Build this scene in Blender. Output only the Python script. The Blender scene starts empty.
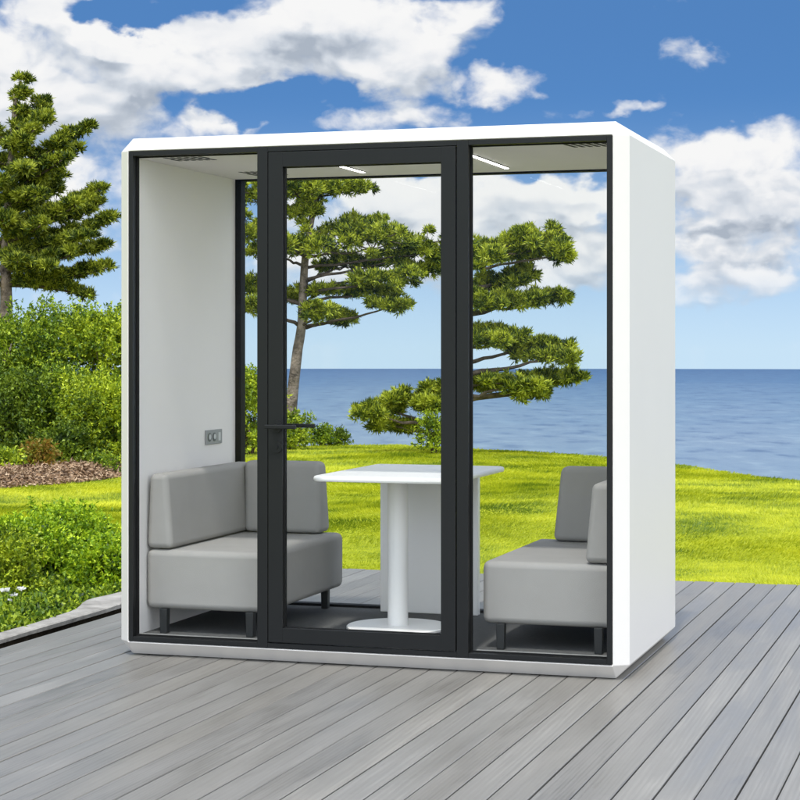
import bpy, bmesh, math, random
import numpy as np
from mathutils import Vector, Matrix, noise as mnoise

random.seed(11)
rng = np.random.default_rng(5)
S = bpy.context.scene
COL = S.collection

# ------------------------------------------------------------------ camera
YAW = 0.305
CAM = np.array([3.653, -7.636, 1.343])
FPX, YH = 1916.3, 348.7
RT = np.array([math.cos(YAW), math.sin(YAW), 0.0])
FW = np.array([-math.sin(YAW), math.cos(YAW), 0.0])
cd = bpy.data.cameras.new('camera')
cam = bpy.data.objects.new('camera', cd)
COL.objects.link(cam)
cam.location = CAM
cam.rotation_euler = (math.pi / 2, 0, YAW)
cd.sensor_width = 36
cd.lens = FPX / 800 * 36
cd.shift_y = (YH - 400) / 800
cd.clip_end = 20000
cd.clip_start = 0.05
S.camera = cam


def at(px, py, w):
    """world point seen at (px,py) at distance w in front of the viewpoint"""
    return CAM + FW * w + RT * ((px - 400) / FPX * w) + np.array([0, 0, 1.0]) * ((YH - py) / FPX * w)


def uw(u, w):
    p = CAM + FW * w + RT * u
    return p[0], p[1]


# ------------------------------------------------------------------ materials
def new_mat(name):
    m = bpy.data.materials.new(name)
    m.use_nodes = True
    nt = m.node_tree
    for n in list(nt.nodes):
        nt.nodes.remove(n)
    out = nt.nodes.new('ShaderNodeOutputMaterial')
    return m, nt, out


def N(nt, kind, **kw):
    n = nt.nodes.new(kind)
    for k, v in kw.items():
        if k.startswith('i_'):
            n.inputs[k[2:].replace('_', ' ')].default_value = v
        else:
            setattr(n, k, v)
    return n


def L(nt, a, b):
    nt.links.new(a, b)


def math_node(nt, op, a, b=None, c=None, clamp=False):
    n = nt.nodes.new('ShaderNodeMath')
    n.operation = op
    n.use_clamp = clamp
    for i, v in enumerate((a, b, c)):
        if v is None:
            continue
        if isinstance(v, (int, float)):
            n.inputs[i].default_value = v
        else:
            nt.links.new(v, n.inputs[i])
    return n.outputs[0]


def ramp(nt, fac, stops, interp='LINEAR'):
    r = nt.nodes.new('ShaderNodeValToRGB')
    r.color_ramp.interpolation = interp
    el = r.color_ramp.elements
    while len(el) < len(stops):
        el.new(0.5)
    for e, (p, c) in zip(el, stops):
        e.position = p
        e.color = (*c, 1) if len(c) == 3 else c
    nt.links.new(fac, r.inputs[0])
    return r.outputs[0]


def noise_tex(nt, vec, scale, detail=4, rough=0.5, dist=0.0):
    n = nt.nodes.new('ShaderNodeTexNoise')
    n.inputs['Scale'].default_value = scale
    n.inputs['Detail'].default_value = detail
    n.inputs['Roughness'].default_value = rough
    n.inputs['Distortion'].default_value = dist
    if vec is not None:
        nt.links.new(vec, n.inputs['Vector'])
    return n.outputs['Fac']


def mapping(nt, scale=(1, 1, 1), rot=(0, 0, 0), src='Object'):
    t = nt.nodes.new('ShaderNodeTexCoord')
    m = nt.nodes.new('ShaderNodeMapping')
    m.inputs['Scale'].default_value = scale
    m.inputs['Rotation'].default_value = rot
    nt.links.new(t.outputs[src], m.inputs[0])
    return m.outputs[0]


def bump(nt, h, strength, dist=0.01):
    b = nt.nodes.new('ShaderNodeBump')
    b.inputs['Strength'].default_value = strength
    b.inputs['Distance'].default_value = dist
    nt.links.new(h, b.inputs['Height'])
    return b.outputs[0]


def principled(name, col, rough=0.5, spec=0.5, bump_scale=None, bump_strength=0.1, bump_dist=0.002, var=0.0, var_scale=3.0, metallic=0.0):
    m, nt, out = new_mat(name)
    p = N(nt, 'ShaderNodeBsdfPrincipled')
    p.inputs['Base Color'].default_value = (*col, 1)
    p.inputs['Roughness'].default_value = rough
    p.inputs['Specular IOR Level'].default_value = spec
    p.inputs['Metallic'].default_value = metallic
    if var:
        f = noise_tex(nt, mapping(nt), var_scale, 5, 0.6)
        c = ramp(nt, f, [(0.3, tuple(x * (1 - var) for x in col)), (0.7, tuple(min(1, x * (1 + var)) for x in col))])
        L(nt, c, p.inputs['Base Color'])
    if bump_scale:
        L(nt, bump(nt, noise_tex(nt, mapping(nt), bump_scale, 4, 0.6), bump_strength, bump_dist), p.inputs['Normal'])
    L(nt, p.outputs[0], out.inputs[0])
    return m


M = {}
M['white_shell'] = principled('white_shell_paint', (0.66, 0.635, 0.598), 0.45, 0.3, 90, 0.05, 0.001, 0.012, 1.2)
M['lining'] = principled('felt_lining', (0.76, 0.73, 0.705), 0.85, 0.15, 420, 0.25, 0.001, 0.008, 14)
M['ceiling'] = principled('ceiling_board', (0.74, 0.70, 0.70), 0.8, 0.2, 300, 0.15, 0.001, 0.02, 5)
M['carpet'] = principled('dark_carpet', (0.105, 0.105, 0.103), 0.95, 0.1, 500, 0.6, 0.003, 0.14, 60)
M['black'] = principled('black_powder_coat', (0.0085, 0.009, 0.009), 0.42, 0.28, 700, 0.08, 0.0005, 0.06, 4)
M['gasket'] = principled('rubber_gasket', (0.006, 0.006, 0.006), 0.7, 0.2)
M['trim'] = principled('grey_trim', (0.28, 0.28, 0.27), 0.5, 0.4)
M['fabric'] = principled('grey_upholstery', (0.295, 0.284, 0.267), 0.78, 0.25, 650, 0.22, 0.0012, 0.035, 6)
M['leg'] = principled('charcoal_leg', (0.017, 0.018, 0.018), 0.45, 0.4, 200, 0.05, 0.0005, 0.05, 9)
M['table_white'] = principled('white_laminate', (0.88, 0.86, 0.83), 0.3, 0.45, 160, 0.02, 0.0005, 0.01, 3)
M['vent'] = principled('vent_dark', (0.02, 0.02, 0.02), 0.7, 0.2)
M['plate'] = principled('grey_socket_plate', (0.26, 0.26, 0.26), 0.4, 0.5)
M['plate_dark'] = principled('socket_dark', (0.07, 0.07, 0.07), 0.4, 0.5)
M['plate_light'] = principled('socket_light', (0.5, 0.5, 0.5), 0.4, 0.5)
M['bark'] = principled('pine_bark', (0.21, 0.17, 0.135), 0.9, 0.15, 22, 1.0, 0.04, 0.75, 7)
M['branch'] = principled('shaded_branch_bark', (0.10, 0.078, 0.06), 0.9, 0.15, 40, 0.8, 0.02, 0.5, 12)  # darker than the trunk bark: crown shade put into the colour
M['twig'] = principled('twig_bark', (0.075, 0.055, 0.035), 0.9, 0.15, 60, 0.5, 0.01, 0.3, 20)


def glass_mat():
    m, nt, out = new_mat('clear_glass')
    tr = N(nt, 'ShaderNodeBsdfTransparent')
    tr.inputs[0].default_value = (0.985, 0.99, 0.988, 1)
    gl = N(nt, 'ShaderNodeBsdfGlossy')
    gl.inputs['Roughness'].default_value = 0.0
    ge = N(nt, 'ShaderNodeNewGeometry')
    dt = N(nt, 'ShaderNodeVectorMath', operation='DOT_PRODUCT')
    L(nt, ge.outputs['Normal'], dt.inputs[0])
    L(nt, ge.outputs['Incoming'], dt.inputs[1])
    om = math_node(nt, 'SUBTRACT', 1.0, math_node(nt, 'ABSOLUTE', dt.outputs['Value']), clamp=True)
    fr = math_node(nt, 'MULTIPLY_ADD', math_node(nt, 'POWER', om, 5.0), 0.8, 0.003)   # Schlick, coated glass, per face
    mx = N(nt, 'ShaderNodeMixShader')
    L(nt, fr, mx.inputs[0])
    L(nt, tr.outputs[0], mx.inputs[1])
    L(nt, gl.outputs[0], mx.inputs[2])
    L(nt, mx.outputs[0], out.inputs[0])
    return m


M['glass'] = glass_mat()


def led_mat():
    m, nt, out = new_mat('led_diffuser')
    e = N(nt, 'ShaderNodeEmission')
    e.inputs[0].default_value = (1.0, 0.98, 0.95, 1)
    e.inputs[1].default_value = 13.0
    L(nt, e.outputs[0], out.inputs[0])
    return m


M['led'] = led_mat()


def leaf_mat(name, dark, mid, light, trans=0.35, rough=0.5, patch=None, gloss=0.025, rw=0.75, nw=1.3, sc=None):
    m, nt, out = new_mat(name)
    g = N(nt, 'ShaderNodeNewGeometry')
    rnd = g.outputs['Random Per Island']
    tc = N(nt, 'ShaderNodeTexCoord')
    n1 = noise_tex(nt, tc.outputs['Object'], patch or 1.6, 3, 0.6)
    f = math_node(nt, 'ADD', math_node(nt, 'MULTIPLY', rnd, rw), math_node(nt, 'MULTIPLY', math_node(nt, 'SUBTRACT', n1, 0.38), nw))
    c = ramp(nt, f, [(0.08, dark), (0.48, mid), (0.95, light)])
    d = N(nt, 'ShaderNodeBsdfDiffuse')
    t = N(nt, 'ShaderNodeBsdfTranslucent')
    L(nt, c, d.inputs[0])
    L(nt, c, t.inputs[0])
    mx = N(nt, 'ShaderNodeMixShader')
    mx.inputs[0].default_value = trans
    L(nt, d.outputs[0], mx.inputs[1])
    L(nt, t.outputs[0], mx.inputs[2])
    gl = N(nt, 'ShaderNodeBsdfGlossy')
    gl.inputs['Roughness'].default_value = rough
    mx2 = N(nt, 'ShaderNodeMixShader')
    mx2.inputs[0].default_value = gloss
    L(nt, mx.outputs[0], mx2.inputs[1])
    L(nt, gl.outputs[0], mx2.inputs[2])
    L(nt, mx2.outputs[0], out.inputs[0])
    return m


M['needles'] = leaf_mat('pine_needles', (0.012, 0.028, 0.005), (0.095, 0.145, 0.012), (0.50, 0.54, 0.045), 0.15, patch=5.0, nw=2.3)
M['needles_dark'] = leaf_mat('pine_needles_cool', (0.009, 0.022, 0.004), (0.06, 0.10, 0.010), (0.40, 0.44, 0.042), 0.15, patch=5.0, nw=2.3)
M['leaf_green'] = leaf_mat('shrub_leaf_green', (0.012, 0.035, 0.006), (0.095, 0.18, 0.012), (0.36, 0.46, 0.025), 0.22, patch=3.4, nw=2.0)
M['leaf_lime'] = leaf_mat('shrub_leaf_lime', (0.03, 0.07, 0.008), (0.19, 0.28, 0.014), (0.52, 0.60, 0.03), 0.24, patch=3.4, nw=2.0)
M['leaf_fresh'] = leaf_mat('shrub_leaf_fresh', (0.035, 0.08, 0.006), (0.19, 0.34, 0.012), (0.52, 0.66, 0.025), 0.26, patch=7, nw=2.0)
M['leaf_dark'] = leaf_mat('shrub_leaf_dark', (0.014, 0.035, 0.005), (0.07, 0.125, 0.010), (0.22, 0.30, 0.02), 0.25, patch=3.4, nw=2.0)
M['leaf_orange'] = leaf_mat('shrub_leaf_orange', (0.12, 0.15, 0.012), (0.24, 0.21, 0.02), (0.36, 0.15, 0.03), 0.35, patch=3)
M['petal'] = leaf_mat('white_petal', (0.6, 0.6, 0.58), (0.72, 0.72, 0.7), (0.8, 0.8, 0.78), 0.3)
M['grass'] = leaf_mat('lawn_grass', (0.13, 0.20, 0.010), (0.37, 0.42, 0.016), (0.58, 0.59, 0.03), 0.35, patch=1.1, gloss=0.02, rw=0.4, nw=2.6)


def ground_mat():
    m, nt, out = new_mat('lawn_ground')
    v = mapping(nt)
    a = noise_tex(nt, v, 0.9, 5, 0.6)
    b = noise_tex(nt, mapping(nt, (6, 14, 6), (0, 0, YAW)), 1.0, 6, 0.65)
    f = math_node(nt, 'ADD', math_node(nt, 'MULTIPLY', a, 0.6), math_node(nt, 'MULTIPLY', b, 0.4))
    c = ramp(nt, f, [(0.32, (0.13, 0.17, 0.008)), (0.5, (0.30, 0.33, 0.014)), (0.68, (0.42, 0.43, 0.025))])
    p = N(nt, 'ShaderNodeBsdfPrincipled')
    p.inputs['Roughness'].default_value = 0.95
    p.inputs['Specular IOR Level'].default_value = 0.1
    L(nt, c, p.inputs['Base Color'])
    L(nt, bump(nt, b, 0.6, 0.05), p.inputs['Normal'])
    L(nt, p.outputs[0], out.inputs[0])
    return m


M['ground'] = ground_mat()


def mulch_mat():
    m, nt, out = new_mat('bark_mulch')
    v = mapping(nt)
    vo = N(nt, 'ShaderNodeTexVoronoi')
    vo.inputs['Scale'].default_value = 26
    L(nt, v, vo.inputs['Vector'])
    a = noise_tex(nt, v, 9, 5, 0.7)
    c = ramp(nt, a, [(0.3, (0.06, 0.035, 0.02)), (0.5, (0.19, 0.125, 0.085)), (0.7, (0.33, 0.25, 0.19))])
    p = N(nt, 'ShaderNodeBsdfPrincipled')
    p.inputs['Roughness'].default_value = 0.95
    p.inputs['Specular IOR Level'].default_value = 0.1
    L(nt, c, p.inputs['Base Color'])
    L(nt, bump(nt, vo.outputs['Distance'], 0.9, 0.05), p.inputs['Normal'])
    L(nt, p.outputs[0], out.inputs[0])
    return m


M['mulch'] = mulch_mat()
M['chip'] = leaf_mat('wood_chip', (0.09, 0.052, 0.028), (0.29, 0.185, 0.11), (0.50, 0.37, 0.25), 0.0, patch=5, gloss=0.0)
M['shade_soil'] = principled('shade_dark_soil', (0.040, 0.032, 0.022), 0.95, 0.05, 60, 0.8, 0.02, 0.3, 20)  # dark earth colour that carries the shade of the gaps
M['concrete'] = principled('kerb_concrete', (0.30, 0.285, 0.26), 0.9, 0.15, 40, 0.6, 0.012, 0.38, 6)


def deck_mat():
    m, nt, out = new_mat('weathered_deck_wood')
    g = N(nt, 'ShaderNodeNewGeometry')
    rnd = g.outputs['Random Per Island']
    tc = N(nt, 'ShaderNodeTexCoord')
    off = N(nt, 'ShaderNodeCombineXYZ')
    L(nt, math_node(nt, 'MULTIPLY', rnd, 37.0), off.inputs[1])
    L(nt, math_node(nt, 'MULTIPLY', rnd, 11.0), off.inputs[2])
    add = N(nt, 'ShaderNodeVectorMath', operation='ADD')
    L(nt, tc.outputs['Object'], add.inputs[0])
    L(nt, off.outputs[0], add.inputs[1])

    def mp(sc):
        k = N(nt, 'ShaderNodeMapping')
        k.inputs['Scale'].default_value = sc
        L(nt, add.outputs[0], k.inputs[0])
        return k.outputs[0]
    grain = noise_tex(nt, mp((55, 1.4, 1)), 1.0, 6, 0.65, 0.6)
    fine = noise_tex(nt, mp((230, 5, 1)), 1.0, 4, 0.6, 0.2)
    cloud = noise_tex(nt, mp((5, 0.8, 1)), 1.0, 4, 0.6, 1.2)
    w = N(nt, 'ShaderNodeTexWave', wave_type='RINGS', rings_direction='SPHERICAL')
    w.inputs['Scale'].default_value = 1.0
    w.inputs['Distortion'].default_value = 5.0
    w.inputs['Detail'].default_value = 3
    L(nt, mp((22, 0.9, 4)), w.inputs['Vector'])
    f = math_node(nt, 'ADD', math_node(nt, 'MULTIPLY', grain, 0.38), math_node(nt, 'MULTIPLY', fine, 0.22))
    f = math_node(nt, 'ADD', f, math_node(nt, 'MULTIPLY', cloud, 0.42))
    f = math_node(nt, 'ADD', f, math_node(nt, 'MULTIPLY', w.outputs['Fac'], 0.09))
    f = math_node(nt, 'ADD', f, math_node(nt, 'MULTIPLY', math_node(nt, 'SUBTRACT', rnd, 0.5), 0.19))
    c = ramp(nt, f, [(0.30, (0.104, 0.097, 0.085)), (0.50, (0.172, 0.163, 0.147)), (0.64, (0.192, 0.183, 0.166)), (0.86, (0.262, 0.250, 0.226))])
    # some boards a little bluer, some a little warmer
    tint = ramp(nt, math_node(nt, 'FRACT', math_node(nt, 'MULTIPLY', rnd, 7.31)), [(0.0, (0.99, 0.992, 1.0)), (0.6, (1, 1, 1)), (1.0, (1.015, 1.0, 0.975))])
    mul = N(nt, 'ShaderNodeMix', data_type='RGBA', blend_type='MULTIPLY')
    mul.inputs[0].default_value = 1.0
    L(nt, c, mul.inputs[6])
    L(nt, tint, mul.inputs[7])
    p = N(nt, 'ShaderNodeBsdfPrincipled')
    p.inputs['Specular IOR Level'].default_value = 0.6
    L(nt, mul.outputs[2], p.inputs['Base Color'])
    L(nt, ramp(nt, cloud, [(0.3, (0.30, 0.30, 0.30)), (0.7, (0.50, 0.50, 0.50))]), p.inputs['Roughness'])
    L(nt, bump(nt, math_node(nt, 'ADD', grain, math_node(nt, 'MULTIPLY', fine, 0.5)), 0.16, 0.003), p.inputs['Normal'])
    L(nt, p.outputs[0], out.inputs[0])
    return m


M['deck'] = deck_mat()


def sea_mat():
    m, nt, out = new_mat('sea_water')
    v = mapping(nt, (1, 1, 1), (0, 0, -YAW))
    k = N(nt, 'ShaderNodeMapping')
    k.inputs['Scale'].default_value = (0.11, 0.045, 1)
    L(nt, v, k.inputs[0])
    a = noise_tex(nt, k.outputs[0], 1.0, 8, 0.62)
    k2 = N(nt, 'ShaderNodeMapping')
    k2.inputs['Scale'].default_value = (0.004, 0.012, 1)
    L(nt, v, k2.inputs[0])
    b = noise_tex(nt, k2.outputs[0], 1.0, 5, 0.6)
    # distance gradient painted into the base colour, standing in for the sky's reflection
    ln = N(nt, 'ShaderNodeVectorMath', operation='LENGTH')
    t = N(nt, 'ShaderNodeTexCoord')
    L(nt, t.outputs['Object'], ln.inputs[0])
    deep = math_node(nt, 'DIVIDE', ln.outputs['Value'], D_SEA)
    deep = math_node(nt, 'ADD', deep, math_node(nt, 'MULTIPLY', math_node(nt, 'SUBTRACT', b, .5), .35))
    base = ramp(nt, deep, [(0.16, (.30, .41, .52)), (0.38, (.20, .325, .465)), (0.62, (.105, .225, .395)), (.95, (.062, .165, .335))])
    rip = ramp(nt, a, [(0.36, (.45, .55, .70)), (0.45, (.90, .92, .96)), (0.56, (1.0, 1.0, 1.0)), (.64, (1.25, 1.2, 1.14))])
    mul = N(nt, 'ShaderNodeMix', data_type='RGBA', blend_type='MULTIPLY')
    mul.inputs[0].default_value = 0.85
    L(nt, base, mul.inputs[6])
    L(nt, rip, mul.inputs[7])
    sc = N(nt, 'ShaderNodeVectorMath', operation='SCALE')
    L(nt, mul.outputs[2], sc.inputs[0])
    sc.inputs['Scale'].default_value = 0.52
    p = N(nt, 'ShaderNodeBsdfPrincipled')
    p.inputs['Roughness'].default_value = 0.35
    p.inputs['IOR'].default_value = 1.33
    p.inputs['Specular IOR Level'].default_value = 0.08
    L(nt, sc.outputs[0], p.inputs['Base Color'])
    L(nt, bump(nt, a, 0.5, 1.0), p.inputs['Normal'])
    L(nt, p.outputs[0], out.inputs[0])
    return m


D_SEA, Z_SEA = 2040.0, -20.0
M['sea'] = sea_mat()

# ------------------------------------------------------------------ object helpers


def link(name, me, mat, parent=None, smooth=False):
    o = bpy.data.objects.new(name, me)
    COL.objects.link(o)
    if mat is not None:
        me.materials.append(mat)
    if parent is not None:
        o.parent = parent
    if smooth:
        me.polygons.foreach_set('use_smooth', [True] * len(me.polygons))
    return o


def obj(name, bm, mat, parent=None, smooth=False):
    bmesh.ops.recalc_face_normals(bm, faces=bm.faces)
    me = bpy.data.meshes.new(name)
    bm.to_mesh(me)
    bm.free()
    return link(name, me, mat, parent, smooth)


def thing(name, label, cat, loc=(0, 0, 0), group=None):
    o = bpy.data.objects.new(name, None)
    COL.objects.link(o)
    o.location = loc
    o.empty_display_size = 0.1
    o['label'] = label
    o['category'] = cat
    if group:
        o['group'] = group
    return o


def kind(o, k):
    o['kind'] = k
    return o


def bx(bm, x0, x1, y0, y1, z0, z1, bev=0.0, seg=2):
    r = bmesh.ops.create_cube(bm, size=1.0)
    vs = r['verts']
    for v in vs:
        v.co = Vector((x0 + (v.co.x + .5) * (x1 - x0), y0 + (v.co.y + .5) * (y1 - y0), z0 + (v.co.z + .5) * (z1 - z0)))
    if bev > 0:
        es = list({e for v in vs for e in v.link_edges})
        bmesh.ops.bevel(bm, geom=es, offset=bev, segments=seg, profile=0.5, affect='EDGES')


def prism(bm, pts0, pts1, bev=0.0, seg=3):
    """solid between two matching polygons"""
    a = [bm.verts.new(p) for p in pts0]
    b = [bm.verts.new(p) for p in pts1]
    n = len(a)
    bm.faces.new(a)
    bm.faces.new(b[::-1])
    for i in range(n):
        bm.faces.new((a[i], b[i], b[(i + 1) % n], a[(i + 1) % n]))
    if bev > 0:
        es = list({e for v in a + b for e in v.link_edges})
        bmesh.ops.bevel(bm, geom=es, offset=bev, segments=seg, profile=0.5, affect='EDGES')


def disc(bm, c, r, z0, z1, seg=48, axis='Z', r1=None):
    r1 = r if r1 is None else r1
    lo, hi = [], []
    for i in range(seg):
        t = 2 * math.pi * i / seg
        ca, sa = math.cos(t), math.sin(t)
        for lst, rr, h in ((lo, r, z0), (hi, r1, z1)):
            if axis == 'Z':
                p = (c[0] + ca * rr, c[1] + sa * rr, h)
            elif axis == 'Y':
                p = (c[0] + ca * rr, h, c[1] + sa * rr)
            else:
                p = (h, c[0] + ca * rr, c[1] + sa * rr)
            lst.append(p)
    prism(bm, lo, hi)


def mesh_np(name, verts, faces_flat, nper, mat, parent=None):
    """fast mesh from numpy: verts (n,3); faces (m,nper)"""
    me = bpy.data.meshes.new(name)
    m = len(faces_flat)
    me.vertices.add(len(verts))
    me.vertices.foreach_set('co', np.ascontiguousarray(verts, dtype=np.float32).ravel())
    me.loops.add(m * nper)
    me.loops.foreach_set('vertex_index', np.ascontiguousarray(faces_flat, dtype=np.int32).ravel())
    me.polygons.add(m)
    me.polygons.foreach_set('loop_start', np.arange(m, dtype=np.int32) * nper)
    me.update(calc_edges=True)
    me.validate()
    return link(name, me, mat, parent)


def tube(bm, pts, radii, seg=8):
    pts = [Vector(p) for p in pts]
    prev = None
    first = None
    side = Vector((1, 0.3, 0)).normalized()
    for i, p in enumerate(pts):
        d = (pts[min(i + 1, len(pts) - 1)] - pts[max(i - 1, 0)]).normalized()
        s = (side - d * side.dot(d))
        if s.length < 1e-3:
            s = Vector((0, 1, 0)) - d * d.y
        s.normalize()
        t = d.cross(s)
        ring = [bm.verts.new(p + (s * math.cos(2 * math.pi * k / seg) + t * math.sin(2 * math.pi * k / seg)) * radii[i]) for k in range(seg)]
        if prev:
            for k in range(seg):
                bm.faces.new((prev[k], prev[(k + 1) % seg], ring[(k + 1) % seg], ring[k]))
        else:
            first = ring
        prev = ring
    bm.faces.new(prev)
    bm.faces.new(first[::-1])


# ------------------------------------------------------------------ terrain
CREST = [(-70, 60), (-30, 42), (-14, 33), (-8, 30), (-3.0, 26.5), (-1.57, 26.2), (0, 27.3), (0.56, 26.8), (1.7, 25.2), (2.55, 23.8), (3.4, 22.5), (4.2, 20.2), (5.5, 17.5), (9, 13.5), (16, 11), (70, 6)]


def crest(u):
    return np.interp(u, [c[0] for c in CREST], [c[1] for c in CREST])


def sstep(a, b, x):
    t = np.clip((x - a) / (b - a), 0, 1)
    return t * t * (3 - 2 * t)


def land_z(u, w):
    z = -0.085 + 0.075 * sstep(11.3, 15.5, w)
    n = 0.03 * np.sin(u * 0.9 + w * 0.35) + 0.025 * np.sin(u * 0.37 - w * 0.8 + 1.3)
    return z + n * sstep(11.3, 13.5, w)


def build_land():
    us = np.concatenate([np.linspace(-70, -10, 13)[:-1], np.linspace(-10, 10, 81), np.linspace(10, 70, 13)[1:]])
    ts = np.concatenate([np.linspace(0, 0.5, 8)[:-1], np.linspace(0.5, 1, 60)])
    V = []
    for u in us:
        cw = float(crest(u))
        for t in ts:
            w = -60 + (cw + 60) * t
            if t >= 0.5:
                w = (-60 + (cw + 60) * 0.5) * (1 - (t - .5) * 2) + cw * (t - .5) * 2
            x, y = uw(u, w)
            V.append((x, y, float(land_z(u, w))))
        for dw, z in ((0.5, -0.35), (1.6, -4.0), (4, -12), (9, -22)):
            x, y = uw(u, cw + dw)
            V.append((x, y, z))
    nr = len(ts) + 4
    F = []
    for i in range(len(us) - 1):
        for j in range(nr - 1):
            a = i * nr + j
            F.append((a, a + nr, a + nr + 1, a + 1))
    o = mesh_np('lawn_ground', np.array(V), np.array(F), 4, M['ground'])
    o.data.polygons.foreach_set('use_smooth', [True] * len(o.data.polygons))
    kind(o, 'structure')


build_land()

# sea
bm = bmesh.new()
cx, cy = CAM[0], CAM[1]
rings = [0.01, 60, 200, 400, 700, 1100, 1600, D_SEA]
prev = None
for r in rings:
    ring = [bm.verts.new((cx + r * math.cos(2 * math.pi * k / 360), cy + r * math.sin(2 * math.pi * k / 360), Z_SEA)) for k in range(360)]
    if prev:
        for k in range(360):
            bm.faces.new((prev[k], ring[k], ring[(k + 1) % 360], prev[(k + 1) % 360]))
    prev = ring
kind(obj('sea', bm, M['sea']), 'structure')

# ------------------------------------------------------------------ deck
PITCH, GAP = 0.1175, 0.0056
X0D, Y1D = -0.632, 3.43
bm = bmesh.new()
for i in range(78):
    xa = X0D + i * PITCH
    xb = xa + PITCH - GAP
    z = random.uniform(-0.0012, 0.0012)
    y1 = Y1D + random.uniform(-0.006, 0.006)
    ys = -9.5
    bv = 0.0025
    # plank cross-section with eased edges, slight random cupping
    prof = [(xa, -0.03), (xa, -bv + z), (xa + bv, z), (xb - bv, z), (xb, -bv + z), (xb, -0.03)]
    prism(bm, [(px, ys, pz) for px, pz in prof], [(px, y1, pz) for px, pz in prof])
deck = kind(obj('deck', bm, M['deck']), 'structure')
# dark joists below the boards
bm = bmesh.new()
for yj in np.arange(-9.2, 3.3, 0.5):
    bx(bm, X0D + 0.02, 8.5, yj, yj + 0.045, -0.13, -0.0305)
bx(bm, X0D + 0.005, 8.5, 3.37, 3.41, -0.13, -0.0305)
bx(bm, X0D + 0.012, X0D + 0.05, -9.2, 3.36, -0.128, -0.0308)
kind(obj('deck_joists', bm, M['leg']), 'structure')
# pale concrete kerb along the garden side of the deck
bm = bmesh.new()
yy = np.linspace(-6, 3.4, 95)
wl = [0.09 + 0.05 * max(0, (y - 0.2)) * 0.5 + 0.02 * mnoise.noise((y * 2.3, 0, 0)) + (0.10 * sstep(1.0, 1.6, y)) for y in yy]
prev = None
for y, w in zip(yy, wl):
    xr = X0D - 0.108 + 0.010 * mnoise.noise((y * 3.0, 4, 0))
    zt = 0.012 + 0.006 * mnoise.noise((y * 1.7, 9, 0))
    row = [bm.verts.new(p) for p in ((xr, y, -0.012), (xr, y, zt - 0.006), (xr - 0.008, y, zt), (xr - w + 0.015, y, zt + .004), (xr - w, y, zt - 0.012), (xr - w, y, -0.013))]
    if prev:
        for a in range(5):
            bm.faces.new((prev[a], prev[a + 1], row[a + 1], row[a]))
    prev = row
kind(obj('kerb', bm, M['concrete']), 'structure')
bm = bmesh.new(); bx(bm, X0D - .31, X0D - .126, -6, 3.4, -.0795, -.0135)  # dark strip standing in for the shaded face below the kerb
kind(obj('shade_soil_bank', bm, M['shade_soil']), 'structure')
bm = bmesh.new(); bx(bm, X0D - .30, 8.6, -9.4, 3.4, -.125, -.080)  # dark sheet added so the gaps around the boards read as shade
kind(obj('shade_soil', bm, M['shade_soil']), 'structure')

# ------------------------------------------------------------------ the glazed pod
W, ZB, ZT, E_, DD, DEP = 2.151, 0.060, 2.210, 0.057, 0.056, 1.244
pod = thing('meeting_pod', 'white glass-fronted meeting pod with black frames standing on the grey deck', 'meeting pod', (W / 2, DEP / 2, 0.0))
PO = Matrix.Translation((-W / 2, -DEP / 2, 0))


def pobj(name, bm, mat, parent=pod, smooth=False):
    bmesh.ops.transform(bm, matrix=PO, verts=bm.verts)
    return obj(name, bm, mat, parent, smooth)


def octo(y, inset=0.0):
    return [(W + E_, y, ZT), (W, y, ZT + E_), (0, y, ZT + E_), (-E_, y, ZT), (-E_, y, ZB), (0, y, ZB - E_), (W, y, ZB - E_), (W + E_, y, ZB)]


def rect8(y, i, k=0.003):
    x0, x1, z0, z1 = i, W - i, ZB + i, ZT - i
    return [(x1, y, z1 - k), (x1 - k, y, z1), (x0 + k, y, z1), (x0, y, z1 - k), (x0, y, z0 + k), (x0 + k, y, z0), (x1 - k, y, z0), (x1, y, z0 + k)]


bm = bmesh.new()
loops = [rect8(0.004, 0.004), rect8(0.0, 0.0), octo(DD), octo(DEP - DD), rect8(DEP, 0.0), rect8(DEP - 0.004, 0.004)]
vl = [[bm.verts.new(p) for p in lp] for lp in loops]
for a, b in zip(vl, vl[1:] + vl[:1]):
    for i in range(8):
        bm.faces.new((a[i], b[i], b[(i + 1) % 8], a[(i + 1) % 8]))
shell = pobj('shell', bm, M['white_shell'])
md = shell.modifiers.new('ease', 'BEVEL')
md.width = 0.0022
md.segments = 2
md.limit_method = 'ANGLE'
md.angle_limit = math.radians(25)

IN = 0.006
XL, XR = 0.018, W - 0.018       # inner wall faces
ZF, ZC = 0.084, 2.182           # floor and ceiling faces
FD = 0.056                      # frame depth
YI0, YI1 = FD + 0.001, DEP - FD - 0.001
bm = bmesh.new(); bx(bm, IN, XL, YI0, YI1, ZF + .0005, ZC - .0005); pobj('wall_lining', bm, M['lining'])
bm = bmesh.new(); bx(bm, XR, W - IN, YI0, YI1, ZF + .0005, ZC - .0005); pobj('wall_lining', bm, M['lining'])
bm = bmesh.new(); bx(bm, IN, W - IN, YI0, YI1, ZC, ZT - IN); pobj('ceiling_panel', bm, M['ceiling'])
bm = bmesh.new(); bx(bm, IN, W - IN, YI0, YI1, ZB + IN, ZF); pobj('floor_panel', bm, M['carpet'])
bm = bmesh.new(); bx(bm, XL + .012, 0.600, FD + .003, FD + .022, ZF + .0005, ZF + .006, .001); pobj('floor_trim', bm, M['trim'])
bm = bmesh.new(); bx(bm, 1.562, XR - .012, FD + .003, FD + .022, ZF + .0005, ZF + .006, .001); pobj('floor_trim', bm, M['trim'])

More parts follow.
